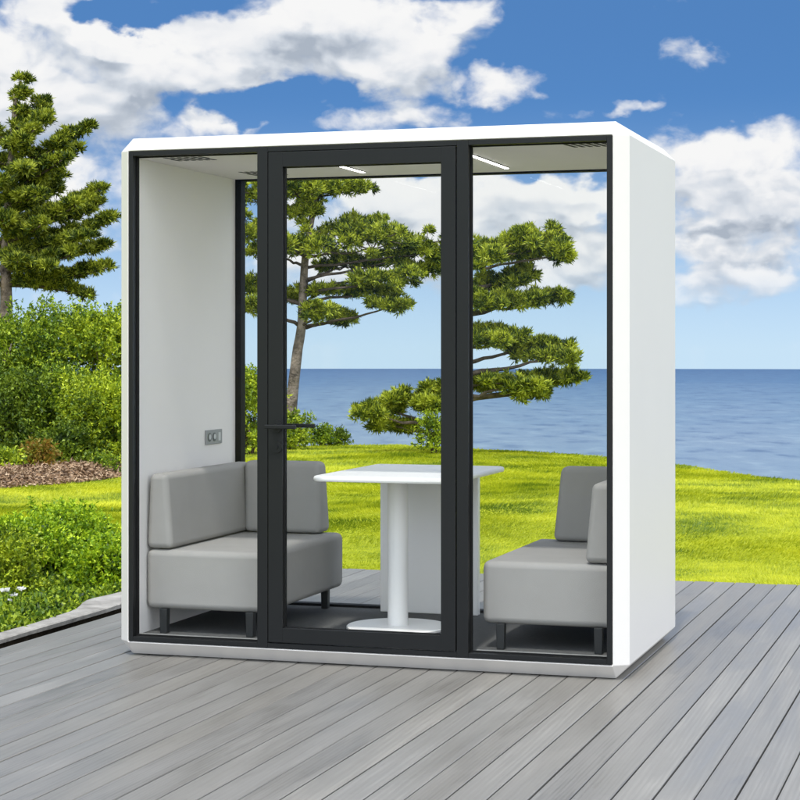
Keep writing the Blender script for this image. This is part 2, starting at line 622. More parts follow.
# front frame: outer bars, two mullions
BW = 0.025
bm = bmesh.new()
yf = -0.002
bx(bm, IN, IN + BW - .005, yf, FD, ZB + IN, ZT - IN, .0012)
bx(bm, W - IN - BW + .005, W - IN, yf, FD, ZB + IN, ZT - IN, .0012)
MU = [(0.609, 0.6565), (1.4955, 1.545)]
xs = [IN + BW - .005] + [v for m_ in MU for v in m_] + [W - IN - BW + .005]
for a, b in ((xs[0], xs[1]), (xs[2], xs[3]), (xs[4], xs[5])):
    bx(bm, a + .0002, b - .0002, yf + .0004, FD, ZB + IN, ZB + BW + .001, .0012)
    bx(bm, a + .0002, b - .0002, yf + .0004, FD, ZT - BW - .001, ZT - IN, .0012)
for a, b in MU:
    bx(bm, a, b, yf, FD, ZB + IN, ZT - IN, .0012)
ff = pobj('front_frame', bm, M['black'])
GY = 0.040
# gaskets round the fixed panes
bm = bmesh.new()
panes = [(xs[0], xs[1]), (xs[4], xs[5])]
for a, b in panes:
    g = 0.006
    z0, z1 = ZB + BW + .0014, ZT - BW - .0014
    bx(bm, a + .0004, a + g, GY - .006, GY + .012, z0, z1)
    bx(bm, b - g, b - .0004, GY - .006, GY + .012, z0, z1)
    bx(bm, a + g + .0002, b - g - .0002, GY - .006, GY + .012, z0, z0 + .004)
    bx(bm, a + g + .0002, b - g - .0002, GY - .006, GY + .012, z1 - .004, z1)
pobj('gasket', bm, M['gasket'], ff)
for a, b in panes:
    bm = bmesh.new()
    bx(bm, a + .003, b - .003, GY - .003, GY + .003, ZB + BW + .003, ZT - BW - .003)
    pobj('glass_pane', bm, M['glass'], ff)

# door
DX0, DX1, DZ0, DZ1 = 0.6610, 1.4915, 0.0915, 2.1810
GX0, GX1, GZ0, GZ1 = 0.7265, 1.4285, 0.1535, 2.1170
bm = bmesh.new()
y0, y1 = -0.006, 0.046
bx(bm, DX0, GX0, y0, y1, DZ0, DZ1, .0015)
bx(bm, GX1, DX1, y0, y1, DZ0, DZ1, .0015)
bx(bm, GX0 - .0004, GX1 + .0004, y0 + .0005, y1 - .0005, DZ0 + .0002, GZ0, .0012)
bx(bm, GX0 - .0004, GX1 + .0004, y0 + .0005, y1 - .0005, GZ1, DZ1 - .0002, .0012)
door = pobj('door', bm, M['black'])
bm = bmesh.new()
g = .005
bx(bm, GX0 + .0003, GX0 + g, .012, .034, GZ0 + .0003, GZ1 - .0003)
bx(bm, GX1 - g, GX1 - .0003, .012, .034, GZ0 + .0003, GZ1 - .0003)
bx(bm, GX0 + g + .0002, GX1 - g - .0002, .012, .034, GZ0 + .0003, GZ0 + .003)
bx(bm, GX0 + g + .0002, GX1 - g - .0002, .012, .034, GZ1 - .003, GZ1 - .0003)
pobj('gasket', bm, M['gasket'], door)
bm = bmesh.new(); bx(bm, GX0 + .002, GX1 - .002, .020, .026, GZ0 + .002, GZ1 - .002); pobj('glass_pane', bm, M['glass'], door)
# lever handles: a round rose, a neck and a flat lever on each face
HZ = 1.012
for outer in (True, False):
    bm = bmesh.new()
    if outer:
        disc(bm, (0.700, HZ), 0.026, -0.013, -0.0062, 32, 'Y')
        disc(bm, (0.700, HZ), 0.010, -0.048, -0.0132, 20, 'Y')
        bx(bm, 0.664, 0.806, -0.062, -0.0484, HZ - .0085, HZ + .0085, .003, 2)
    else:
        disc(bm, (0.700, HZ), 0.026, 0.0462, 0.053, 32, 'Y')
        disc(bm, (0.700, HZ), 0.010, 0.0532, 0.088, 20, 'Y')
        bx(bm, 0.684, 0.838, 0.0884, 0.101, HZ - .0085, HZ + .0085, .003, 2)
    pobj('door_handle', bm, M['black'], door)
bm = bmesh.new()
disc(bm, (0.700, 0.925), 0.026, -0.012, -0.0062, 32, 'Y')
disc(bm, (0.700, 0.925), 0.009, -0.016, -0.0122, 20, 'Y')
pobj('lock_cylinder', bm, M['black'], door)

# rear frame and glass
RY0, RY1 = DEP - FD, DEP + 0.002
RB = 0.048
bm = bmesh.new()
bx(bm, IN, RB, RY0, RY1, ZB + IN, ZT - IN, .0012)
bx(bm, W - RB, W - IN, RY0, RY1, ZB + IN, ZT - IN, .0012)
bx(bm, RB + .0002, W - RB - .0002, RY0, RY1 - .0005, ZB + IN, ZB + .036, .0012)
bx(bm, RB + .0002, W - RB - .0002, RY0, RY1 - .0005, ZT - .036, ZT - IN, .0012)
rf = pobj('rear_frame', bm, M['gasket'])
bm = bmesh.new(); bx(bm, RB - .003, W - RB + .003, DEP - .030, DEP - .024, ZB + .033, ZT - .033); pobj('glass_pane', bm, M['glass'], rf)

# ceiling vents, lights
def vent(x0, x1, y0, y1, rows, n, skew=0.0):
    bm = bmesh.new()
    dy = (y1 - y0) / rows
    dx = (x1 - x0) / n
    for r in range(rows):
        for k in range(n):
            xa = x0 + dx * k
            ya, yb = y0 + dy * r + .008, y0 + dy * (r + 1) - .008
            prism(bm, [(xa, ya, ZC - .0015), (xa + dx * .48, ya, ZC - .0015), (xa + dx * .48 + skew, yb, ZC - .0015), (xa + skew, yb, ZC - .0015)],
                  [(xa, ya, ZC - .0002), (xa + dx * .48, ya, ZC - .0002), (xa + dx * .48 + skew, yb, ZC - .0002), (xa + skew, yb, ZC - .0002)])
    pobj('air_vent', bm, M['vent'])


vent(0.13, 0.33, 0.075, 0.24, 2, 6, 0.012)
vent(0.19, 0.37, 0.80, 1.02, 2, 6, 0.012)
vent(1.93, 2.12, 0.062, 0.20, 1, 6, 0.02)
for x in (0.762, 1.462):
    bm = bmesh.new(); bx(bm, x - .011, x + .011, .27, .975, ZC - .0045, ZC - .0003)
    h = pobj('ceiling_light', bm, M['trim'])
    bm = bmesh.new(); bx(bm, x - .0085, x + .0085, .275, .97, ZC - .0065, ZC - .0047)
    pobj('light_diffuser', bm, M['led'], h)

# socket plate on the left lining
bm = bmesh.new(); bx(bm, XL + .0003, XL + .008, .806, 1.003, .884, .953, .002)
sp = pobj('wall_socket', bm, M['plate'])
for yc in (.846, .905):
    bm = bmesh.new()
    disc(bm, (yc, .918), .021, XL + .0082, XL + .0095, 28, 'X')
    pobj('socket_outlet', bm, M['plate_dark'], sp)
    bm = bmesh.new()
    disc(bm, (yc + .003, .920), .013, XL + .0097, XL + .0105, 24, 'X')
    pobj('socket_outlet', bm, M['plate_light'], sp)
bm = bmesh.new(); bx(bm, XL + .0082, XL + .0100, .952, .980, .898, .938, .0006); pobj('charging_port', bm, M['plate_light'], sp)

# ------------------------------------------------------------------ sofas


def cushion(bm, x0, x1, y0, y1, z0, z1, tx0=0, tx1=0, ty0=0, ty1=0, bev=0.028, seg=5):
    """box whose top is pulled in by t* on each side, generously rounded"""
    bot = [(x0, y0, z0), (x1, y0, z0), (x1, y1, z0), (x0, y1, z0)]
    top = [(x0 + tx0, y0 + ty0, z1), (x1 - tx1, y0 + ty0, z1), (x1 - tx1, y1 - ty1, z1), (x0 + tx0, y1 - ty1, z1)]
    prism(bm, bot, top, bev, seg)


def sofa(name, label, x0, x1, mirror, group):
    xc = (x0 + x1) / 2
    t = thing(name, label, 'sofa', (xc, 0.65, ZF), group)
    T = Matrix.Translation((-xc, -0.65, -ZF))

    def part(nm, bm, mat):
        bmesh.ops.transform(bm, matrix=T, verts=bm.verts)
        o = obj(nm, bm, mat, t, True)
        md = o.modifiers.new('wn', 'WEIGHTED_NORMAL')
        md.keep_sharp = False
        return o
    bm = bmesh.new()
    cushion(bm, x0, x1, .138, 1.150, .190, .453, bev=.030)
    part('seat', bm, M['fabric'])
    bm = bmesh.new()
    if not mirror:
        cushion(bm, x0 + .001, x0 + .128, .139, 1.150, .456, .788, tx0=.012, tx1=.030, ty0=.006)
    else:
        cushion(bm, x1 - .128, x1 - .001, .139, 1.150, .456, .788, tx1=.012, tx0=.030, ty0=.006)
    part('side_backrest', bm, M['fabric'])
    bm = bmesh.new()
    if not mirror:
        cushion(bm, x0 + .120, .535, .995, 1.149, .456, .797, ty0=.045, tx0=-.02, tx1=.022)
    else:
        cushion(bm, 1.672, x1 - .120, .995, 1.149, .456, .797, ty0=.045, tx1=-.02, tx0=.028)
    part('rear_backrest', bm, M['fabric'])
    for lx in ((x0 + .088, x1 - .083) if not mirror else (x0 + .080, x1 - .068)):
        for ly in (.150, 1.115):
            bm = bmesh.new()
            a, b = .0165, .0185
            pts = lambda h, z: [(lx - h, ly - h, z), (lx + h, ly - h, z), (lx + h, ly + h, z), (lx - h, ly + h, z)]
            prism(bm, pts(a, ZF + .0005), pts(b, .193), .003, 2)
            bmesh.ops.transform(bm, matrix=T, verts=bm.verts)
            obj('leg', bm, M['leg'], t)
    return t


sofa('corner_sofa', 'grey upholstered corner sofa under the wall socket, facing the table', XL + .003, .602, False, 'grey sofas inside the pod')
sofa('corner_sofa', 'grey upholstered corner sofa across the table from the wall socket, beside the thick white wall', 1.566, XR - .003, True, 'grey sofas inside the pod')

# ------------------------------------------------------------------ table
tb = thing('pedestal_table', 'white table with round column and disc foot between the two sofas', 'table', (1.05, .6, ZF))
T = Matrix.Translation((-1.05, -.6, -ZF))


def tpart(nm, bm, mat, smooth=False):
    bmesh.ops.transform(bm, matrix=T, verts=bm.verts)
    return obj(nm, bm, mat, tb, smooth)


bm = bmesh.new()
x0, x1, y0, y1, r = .783, 1.420, .195, 1.115, .035
pl = []
for (cx_, cy_, a0) in ((x1 - r, y1 - r, 0), (x0 + r, y1 - r, 90), (x0 + r, y0 + r, 180), (x1 - r, y0 + r, 270)):
    for k in range(9):
        a = math.radians(a0 + k * 90 / 8)
        pl.append((cx_ + r * math.cos(a), cy_ + r * math.sin(a)))
cl = ((x0 + x1) / 2, (y0 + y1) / 2)


def ring_z(ins, z):
    return [(x + (ins if x < cl[0] else -ins), y + (ins if y < cl[1] else -ins), z) for x, y in pl]


rl = [ring_z(.013, .765), ring_z(.003, .767), ring_z(0, .774), ring_z(0, .781), ring_z(.003, .788), ring_z(.010, .7905)]
vl = [[bm.verts.new(p) for p in q] for q in rl]
for a, b in zip(vl, vl[1:]):
    for i in range(len(pl)):
        bm.faces.new((a[i], a[(i + 1) % len(pl)], b[(i + 1) % len(pl)], b[i]))
bm.faces.new(vl[0][::-1]); bm.faces.new(vl[-1])
tpart('table_top', bm, M['table_white'])
bm = bmesh.new(); disc(bm, (1.05, .6), .0465, ZF + .014, .7645, 48); o = tpart('column', bm, M['table_white'], True)
o.modifiers.new('es', 'EDGE_SPLIT')
bm = bmesh.new(); disc(bm, (1.05, .6), .232, ZF + .0006, ZF + .009, 72); disc(bm, (1.05, .6), .232, ZF + .009, ZF + .0138, 72, r1=.226)
tpart('base_plate', bm, M['table_white'])
bm = bmesh.new(); bx(bm, .808, 1.292, 1.085, 1.125, ZF + .0006, .7645, .004, 2); tpart('rear_panel', bm, M['table_white'])

# ------------------------------------------------------------------ foliage makers


def unit(v):
    return v / np.maximum(np.linalg.norm(v, axis=-1, keepdims=True), 1e-9)


def needle_mesh(name, tufts, dirs, nn, length, width, spread, mat, parent):
    """each tuft: nn narrow tapering blades fanned round its direction"""
    n = len(tufts)
    P = np.repeat(tufts, nn, axis=0)
    d = np.repeat(dirs, nn, axis=0)
    d = unit(d + rng.normal(0, spread, d.shape))
    ln = length * rng.uniform(0.6, 1.2, (len(P), 1))
    side = unit(np.cross(d, unit(rng.normal(0, 1, d.shape))))
    P = P + d * ln * rng.uniform(-0.1, 0.35, (len(P), 1))
    a = P - side * width * 0.5
    b = P + side * width * 0.5
    c = P + d * ln * 0.6 + side * width * 0.55
    e = P + d * ln
    f = P + d * ln * 0.6 - side * width * 0.55
    V = np.stack([a, b, c, e, f], 1).reshape(-1, 3)
    F = np.arange(len(P) * 5).reshape(-1, 5)
    return mesh_np(name, V, F, 5, mat, parent)


def leaf_mesh(name, pts, dirs, length, width, mat, parent):
    n = len(pts)
    d = unit(dirs)
    side = unit(np.cross(d, unit(rng.normal(0, 1, d.shape) + np.array([0, 0, 0.6]))))
    up = np.cross(side, d)
    ln = length * rng.uniform(0.6, 1.25, (n, 1))
    wd = width * rng.uniform(0.7, 1.2, (n, 1))
    base = pts
    mid1 = pts + d * ln * .5 + side * wd * .5 + up * ln * .10
    tip = pts + d * ln - up * ln * .12
    mid2 = pts + d * ln * .5 - side * wd * .5 + up * ln * .10
    V = np.stack([base, mid1, tip, mid2], 1).reshape(-1, 3)
    F = np.arange(n * 4).reshape(-1, 4)
    return mesh_np(name, V, F, 4, mat, parent)


def shrub(name, label, px, w, top_py, rad, mat, n_sprig=520, leaf=0.05, group=None, cat='shrub', flat=None, depth=None, ratio=0.5, base=None, upright=0.35):
    """leafy shrub: sprigs of folded leaves over several lumpy masses, with stems"""
    g = at(px, YH, w)
    u = (px - 400) / FPX * w
    zg = float(land_z(u, w)) - 0.02
    ztop = at(px, top_py, w)[2]
    h = max(0.12, ztop - zg)
    t = thing(name, label, cat, (g[0], g[1], zg), group)
    ry = depth or rad
    masses = []
    nm = 9
    for k in range(nm):
        a = 2 * math.pi * k / nm + random.uniform(-.4, .4)
        rr = random.uniform(.25, .62)
        hh = random.uniform(.38, .80)
        masses.append((math.cos(a) * rr * rad, math.sin(a) * rr * ry, h * hh, random.uniform(.34, .52)))
    masses.append((0, 0, h * .70, .5))
    for k in range(7):
        a = 2 * math.pi * k / 7 + random.uniform(-.4, .4)
        masses.append((math.cos(a) * .62 * rad, math.sin(a) * .62 * ry, h * random.uniform(.10, .24), .42))
    masses.append((rad * random.uniform(-.3, .3), 0, h * .78, .40))
    P, Dv = [], []
    for (mx, my, mz, mr) in masses:
        k = int(n_sprig * 1.15 / len(masses))
        d = unit(rng.normal(0, 1, (k, 3)))
        d[:, 2] = np.where(d[:, 2] < -0.3, -d[:, 2], d[:, 2])
        lump = np.array([mnoise.noise((q[0] * 2.4 + mx * 9, q[1] * 2.4, q[2] * 2.4 + my * 7)) for q in d])[:, None]
        rr = (0.80 + 0.85 * lump) * np.sqrt(rng.uniform(.35, 1.0, (k, 1)))
        p = np.array([mx, my, mz]) + d * rr * np.array([mr * rad * 1.15, mr * ry * 1.15, min(mr * h * 1.1, h - mz + .02 + 0 * h) if False else mr * h * .72])
        P.append(p)
        Dv.append(d)
    P = np.concatenate(P)
    Dv = np.concatenate(Dv)
    ok = (P[:, 2] > 0.01) & (P[:, 2] < h * 1.04)
    P, Dv = P[ok], Dv[ok]
    # leaves of each sprig
    m = 11
    sp = np.repeat(P, m, 0)
    sd = np.repeat(unit(Dv + np.array([0, 0, upright]) + rng.normal(0, .25, Dv.shape)), m, 0)
    along = rng.uniform(0, 1, (len(sp), 1))
    pts = sp + sd * along * leaf * 3.2
    dirs = unit(sd * 0.55 + rng.normal(0, .55, sd.shape))
    leaf_mesh('foliage', pts, dirs, leaf, leaf * ratio, mat, t)
    bm = bmesh.new()
    for (mx, my, mz, mr) in masses[:8]:
        b = (mx * .15, my * .15, -0.02)
        tube(bm, [b, (mx * .5, my * .5, mz * .55), (mx * .95, my * .95, mz + mr * h * .35)], [0.014 + .008 * rad, 0.010, 0.003], 5)
    obj('stems', bm, M['twig'], t)
    return t


def bez(p0, p1, p2, n):
    t = np.linspace(0, 1, n)[:, None]
    return (1 - t) ** 2 * p0 + 2 * t * (1 - t) * p1 + t ** 2 * p2


def pine(name, label, w, trunk, limbs, pads, mat, r0, r1, group, length=.075, width=.0115, nn=18, dens=1.0):
    """trunk: (px,py,dw) from the ground up. limbs: (attach index float, tip (px,py,dw), sag).
    pads: (px,py,rx_px,ry_px,dw,dip) flattened needle masses with true depth of their own."""
    b = at(trunk[0][0], trunk[0][1], w)
    t = thing(name, label, 'tree', tuple(b), group)
    loc = lambda q: at(q[0], q[1], w + q[2]) - b
    m = w / FPX
    bm = bmesh.new()
    tp = np.array([loc(q) for q in trunk])
    # smooth the trunk polyline
    s = np.linspace(0, len(tp) - 1, 26)
    sm = np.stack([np.interp(s, range(len(tp)), tp[:, i]) for i in range(3)], 1)
    for _ in range(2):
        sm[1:-1] = (sm[:-2] + 2 * sm[1:-1] + sm[2:]) / 4
    sm += rng.normal(0, .012, sm.shape) * np.linspace(0, 1, 26)[:, None]
    rad = [r0 + (r1 - r0) * (k / 25) ** 0.8 + (r0 * .45 * max(0, 1 - k / 3)) for k in range(26)]
    sm[0, 2] -= 0.15
    tube(bm, sm, rad, 12)
    tr = obj('trunk', bm, M['bark'], t, True)
    bm = bmesh.new()

    def trunk_at(z):
        k = int(np.argmin(np.abs(sm[:, 2] - z)))
        return sm[k], rad[k]
    TP, TD = [], []

    def fill(c, rx, ry, rz, tilt=None, n=None):
        # twig points in a flattened cloud with a lumpy outline
        k = n or int(dens * (52 + 900 * rx * ry))
        q = rng.normal(0, 1, (k, 3))
        q = unit(q) * np.cbrt(rng.uniform(0.08, 1, (k, 1)))
        lum = np.array([mnoise.noise((a[0] * 3 + c[0] * 5, a[1] * 3 + c[1] * 5, a[2] * 2 + c[2] * 5)) for a in q])[:, None]
        q = q * (0.9 + .75 * lum)
        off = q * np.array([rx, ry, rz])
        p = c + RT * off[:, :1] + FW * off[:, 1:2] + np.array([0, 0, 1.0]) * off[:, 2:]
        d = unit(RT * q[:, :1] * .75 + FW * q[:, 1:2] * .75 + np.array([0, 0, 1.0]) * (0.62 + .55 * q[:, 2:]) + rng.normal(0, .35, (k, 3)))
        TP.append(p); TD.append(d)
    for (px, py, rx, ry, dw) in pads:
        c = loc((px, py, dw))
        RX, RZ = rx * m, ry * m
        RY = min(max(.75 * RX, .22), .7)
        # a pad is several overlapping clumps, so its outline is uneven
        kk = max(3, int(RX / .13))
        for i in range(kk):
            f = (i + .5) / kk * 2 - 1
            cc = c + RT * f * RX * .82 + FW * random.uniform(-.6, .6) * RY + np.array([0, 0, 1.0]) * (random.uniform(-.3, .45) * RZ - abs(f) * .15 * RZ)
            fill(cc, max(.11, RX / kk * 1.4), RY * .6, max(.06, RZ * random.uniform(.5, .95)))
            # twig reaching the clump
            a0 = c - np.array([0, 0, 1.0]) * RZ * .5
            tube(bm, bez(a0, (a0 + cc) / 2 - np.array([0, 0, .3 * RZ]), cc + np.array([0, 0, .1 * RZ]), 5), [.012, .010, .008, .006, .003], 5)
        for i in range(max(3, int(RX / .16))):
            a = random.uniform(0, 2 * math.pi)
            cc = c + RT * math.cos(a) * RX * random.uniform(.75, 1.12) + FW * random.uniform(-.8, .8) * RY + np.array([0, 0, 1.0]) * math.sin(a) * RZ * random.uniform(.7, 1.25)
            fill(cc, random.uniform(.06, .11), random.uniform(.06, .12), random.uniform(.04, .07), n=int(dens * random.uniform(16, 30)))
            tube(bm, [c + (cc - c) * .35, c + (cc - c) * .7 + np.array([0, 0, -.02]), cc], [.009, .007, .003], 5)
        # limb from trunk to pad
        zt_ = c[2] - RZ * .5 - .12 * abs(np.dot(c - sm[-1], RT)) - .08
        s0, rr = trunk_at(min(zt_, sm[-2, 2]))
        e0 = c - np.array([0, 0, 1.0]) * RZ * .45
        mid = (s0 + e0) / 2 + np.array([0, 0, 1.0]) * random.uniform(-.06, .10) + FW * random.uniform(-.1, .1)
        bb = bez(s0, mid, e0, 9) + np.concatenate([np.zeros((1, 3)), rng.normal(0, .012, (7, 3)), np.zeros((1, 3))])
        r_ = min(rr * .45, .014 + .020 * np.linalg.norm(e0 - s0))
        tube(bm, bb, list(np.linspace(r_, .010, 9)), 7)
    for (att, tip, bend) in limbs:
        # open limb with needle clumps along its outer part, turning up at the tip
        e0 = loc(tip)
        s0, rr = trunk_at(loc((trunk[0][0], att, 0))[2])
        mid = s0 * .42 + e0 * .58 - np.array([0, 0, 1.0]) * bend * m
        bb = bez(s0, mid, e0, 12)
        r_ = min(rr * .55, .05)
        tube(bm, bb, list(np.linspace(r_, .006, 12)), 7)
        ln = np.linalg.norm(e0 - s0)
        nc = max(4, int(ln / .115))
        for i in range(nc):
            f = .16 + .84 * (i + .5) / nc
            c = bez(s0, mid, e0, 60)[min(59, int(f * 59))]
            wd = .06 + .11 * math.sin(min(1, (1 - f) * 1.7 + .12) * math.pi * .5)
            cc = c + FW * random.uniform(-.75, .75) * wd + RT * random.uniform(-.07, .07) + np.array([0, 0, .035 + random.uniform(-.03, .05)])
            fill(cc, .12, wd, .045 + .03 * (1 - f), n=int(dens * 42))
            tube(bm, [c, (c + cc) / 2, cc], [.010, .007, .003], 5)
    obj('branches', bm, M['branch'], t, True)
    needle_mesh('crown', np.concatenate(TP), np.concatenate(TD), nn, length, width, .55, mat, t)
    return t


# pine behind the shrubs at the edge of the picture
limbsC = [(118, (20, 80, 0), 3), (128, (45, 101, .3), 6), (134, (50, 117, -.3), 5), (150, (34, 130, -.5), 3), (166, (88, 124, -.2), 16), (180, (82, 147, .4), 12), (188, (62, 160, -.6), 6), (195, (66, 172, .5), 6),
          (222, (101, 188, -.2), 14), (232, (104, 203, .5), 10), (226, (78, 205, -.7), 8), (246, (115, 220, 0), 12), (250, (90, 236, -.7), 5), (262, (107, 249, .4), 5), (266, (70, 256, -.6), 3), (280, (107, 268, -.2), 6),
          (282, (76, 278, .5), 2), (287, (88, 297, 0), -6), (276, (46, 268, -.8), 0), (240, (40, 226, -.9), 4), (206, (36, 196, -.9), 4), (175, (30, 168, -.8), 4), (150, (20, 142, -.5), 3), (214, (58, 186, .7), 8),
          (140, (-30, 118, 0), 6), (165, (-52, 150, .3), 8), (190, (-62, 175, -.3), 8), (215, (-75, 205, .2), 9), (245, (-84, 232, -.2), 8), (270, (-70, 262, .3), 5), (285, (-50, 280, -.3), 3),
          (240, (14, 250, 1.0), 4), (200, (10, 205, 1.0), 4), (160, (4, 165, .8), 4), (262, (18, 262, -1.0), 3), (225, (2, 220, -1.0), 3), (185, (-4, 185, -.9), 3)]
pine('pine_tree', 'tall dark pine with upswept layered branches behind the shrub border', 26.0,
     [(5, 410, 0), (6, 340, 0), (6, 270, 0), (9, 200, .1), (12, 140, 0), (17, 92, 0)], limbsC, [], M['needles_dark'], .12, .03, 'pines by the sea', dens=1.0)
# windswept pine seen through the door
padsA = [(328, 190, 46, 11, .1), (296, 188, 26, 12, -.3), (303, 211, 20, 10, 0), (255, 196, 22, 12, .2), (248, 232, 22, 13, -.3), (300, 246, 26, 13, -.4), (275, 250, 24, 12, .4), (335, 236, 34, 15, .1), (372, 240, 40, 17, -.2),
         (345, 262, 32, 10, .3), (398, 254, 30, 14, .3), (385, 276, 38, 9, -.3), (425, 246, 24, 14, 0), (428, 268, 20, 9, .3), (330, 290, 30, 6, .2), (375, 292, 28, 9, .1), (388, 305, 22, 6, -.3), (320, 313, 18, 7, -.4), (342, 318, 12, 5, .2),
         (262, 284, 22, 9, .1), (250, 308, 18, 8, -.3), (283, 296, 14, 6, .4), (312, 168, 26, 9, .1), (362, 222, 20, 9, .4)]
pine('pine_tree', 'windswept pine with a pale leaning trunk seen through the pod door', 28.0,
     [(289, 447, 0), (291, 405, 0), (297, 355, 0), (302, 325, 0), (303, 285, .05), (306, 250, 0), (312, 220, 0), (314, 180, 0), (312, 162, 0)], [], padsA, M['needles'], .098, .03, 'pines by the sea')
# pine behind the door post
padsB = [(498, 246, 28, 13, .1), (485, 255, 20, 11, -.4), (530, 250, 22, 9, .3), (551, 241, 20, 11, 0), (560, 253, 10, 6, -.2), (520, 237, 18, 8, -.3), (500, 284, 26, 11, .3), (484, 300, 18, 10, -.3), (520, 300, 22, 9, 0), (552, 299, 19, 7, .2), (520, 275, 18, 6, .4),
         (500, 340, 30, 11, -.2), (486, 334, 20, 9, .4), (530, 345, 24, 9, .2), (556, 354, 22, 10, -.1), (554, 379, 28, 9, .2), (515, 384, 32, 10, -.2), (484, 384, 13, 6, .4), (530, 391, 16, 7, .3),
         (404, 398, 22, 8, .1), (428, 402, 16, 8, -.2), (385, 408, 16, 5, .2), (370, 412, 13, 5, -.1), (383, 424, 9, 5, .1), (404, 425, 8, 4, .3), (437, 392, 14, 7, .2)]
pine('pine_tree', 'pine with separate tufted branches reaching out from behind the door post', 24.5,
     [(458, 455, 0), (457, 400, 0), (459, 350, 0), (462, 310, 0), (461, 280, 0), (466, 255, 0), (470, 238, 0)], [], padsB, M['needles'], .11, .035, 'pines by the sea', dens=1.25)

# ------------------------------------------------------------------ shrubs
GB = 'shrubs of the back border'
shrub('shrub', 'tall green shrub at the back of the border, below the pine trunk', 8, 23.2, 322, 1.0, M['leaf_green'], 2300, .050, GB)
shrub('shrub', 'tall green shrub at the back of the border, top nearest the low pine branches', 62, 23.4, 314, .95, M['leaf_green'], 2300, .050, GB)
shrub('shrub', 'tall light green shrub at the back of the border, beside the pod wall', 112, 23.0, 317, .85, M['leaf_lime'], 2000, .050, GB)
shrub('shrub', 'dark round shrub standing in front of the tall border shrubs', 14, 21.6, 380, .62, M['leaf_dark'], 1500, .045, GB)
shrub('shrub', 'mid height deep green shrub in the middle of the border behind the mulch', 58, 21.8, 372, .66, M['leaf_green'], 1600, .045, GB)
shrub('shrub', 'lime green rounded shrub at the mulch edge close to the pod', 104, 21.4, 384, .62, M['leaf_lime'], 1600, .045, GB)
shrub('shrub', 'low dark shrub between the mulch and the lime green shrub', 72, 21.0, 432, .42, M['leaf_dark'], 600, .05, GB)
shrub('shrub', 'very small round dark green shrub on the mulch', 103, 20.6, 459, .14, M['leaf_green'], 200, .03, GB)
shrub('shrub', 'small yellow shrub with orange tips on the mulch bed', 34, 20.3, 450, .22, M['leaf_orange'], 330, .045, GB)
shrub('shrub', 'pale green leafy plant at the mulch edge beside the orange-tipped shrub', 4, 20.0, 458, .22, M['leaf_lime'], 320, .045, GB)
shrub('shrub', 'tall light green shrub seen through the narrow gap at the pod rear frame', 250, 24.2, 378, .42, M['leaf_lime'], 700, .055, GB)
GC = 'shrubs at the cliff edge'
shrub('shrub', 'leafy shrub at the foot of the windswept pine trunk', 287, 25.4, 420, .30, M['leaf_lime'], 420, .05, GC)
shrub('shrub', 'small shrub on the cliff edge next to the pine foot shrub', 322, 26.6, 432, .17, M['leaf_green'], 200, .04, GC)
shrub('shrub', 'tiny shrub on the cliff edge against the sea', 338, 26.8, 434, .12, M['leaf_dark'], 140, .04, GC)
shrub('shrub', 'bright green shrub against the door post under the low pine branch', 434, 24.0, 417, .18, M['leaf_lime'], 230, .040, GC)
GF = 'low shrubs beside the deck'
shrub('shrub', 'broad fresh green low shrub between lawn and kerb, beside the white flowers', 24, 11.4, 527, .40, M['leaf_fresh'], 2300, .026, GF, ratio=.55)
shrub('shrub', 'highest of the fresh green low shrubs, standing against the lawn', 70, 11.9, 514, .34, M['leaf_fresh'], 2100, .026, GF, ratio=.55)
shrub('shrub', 'fresh green low shrub close to the pod corner at the widest kerb', 112, 11.0, 548, .25, M['leaf_fresh'], 1500, .026, GF, ratio=.55)
shrub('shrub', 'yellowish low shrub overhanging the kerb beside the white flowers', -14, 10.6, 542, .30, M['leaf_lime'], 1400, .026, GF, ratio=.55)

# ground cover between the shrubs and the kerb
P, Dv = [], []
for i in range(5200):
    y = random.uniform(-0.6, 3.6)
    k = random.random()
    x = X0D - 0.108 - 0.095 - .10 * float(sstep(1.0, 1.6, y)) - .03 * max(0, y - .2) - k ** 1.3 * 0.95 + .05 * mnoise.noise((y * 4, 3, 0))
    z = -0.06 + random.uniform(0, .09) * (0.7 + .5 * mnoise.noise((x * 3, y * 3, 1))) + .03 * k
    P.append((x, y, z))
    Dv.append((random.gauss(0, .6), random.gauss(0, .6), random.uniform(.1, 1)))
P, Dv = np.array(P), np.array(Dv)
sp = np.repeat(P, 5, 0) + rng.normal(0, .022, (len(P) * 5, 3)) * np.array([1, 1, .5])
o = leaf_mesh('ground_cover', sp, np.repeat(Dv, 5, 0) + rng.normal(0, .5, (len(sp), 3)), .032, .017, M['leaf_green'], None)
kind(o, 'stuff'); o['label'] = 'low green ground cover spilling over the kerb'; o['category'] = 'ground cover'

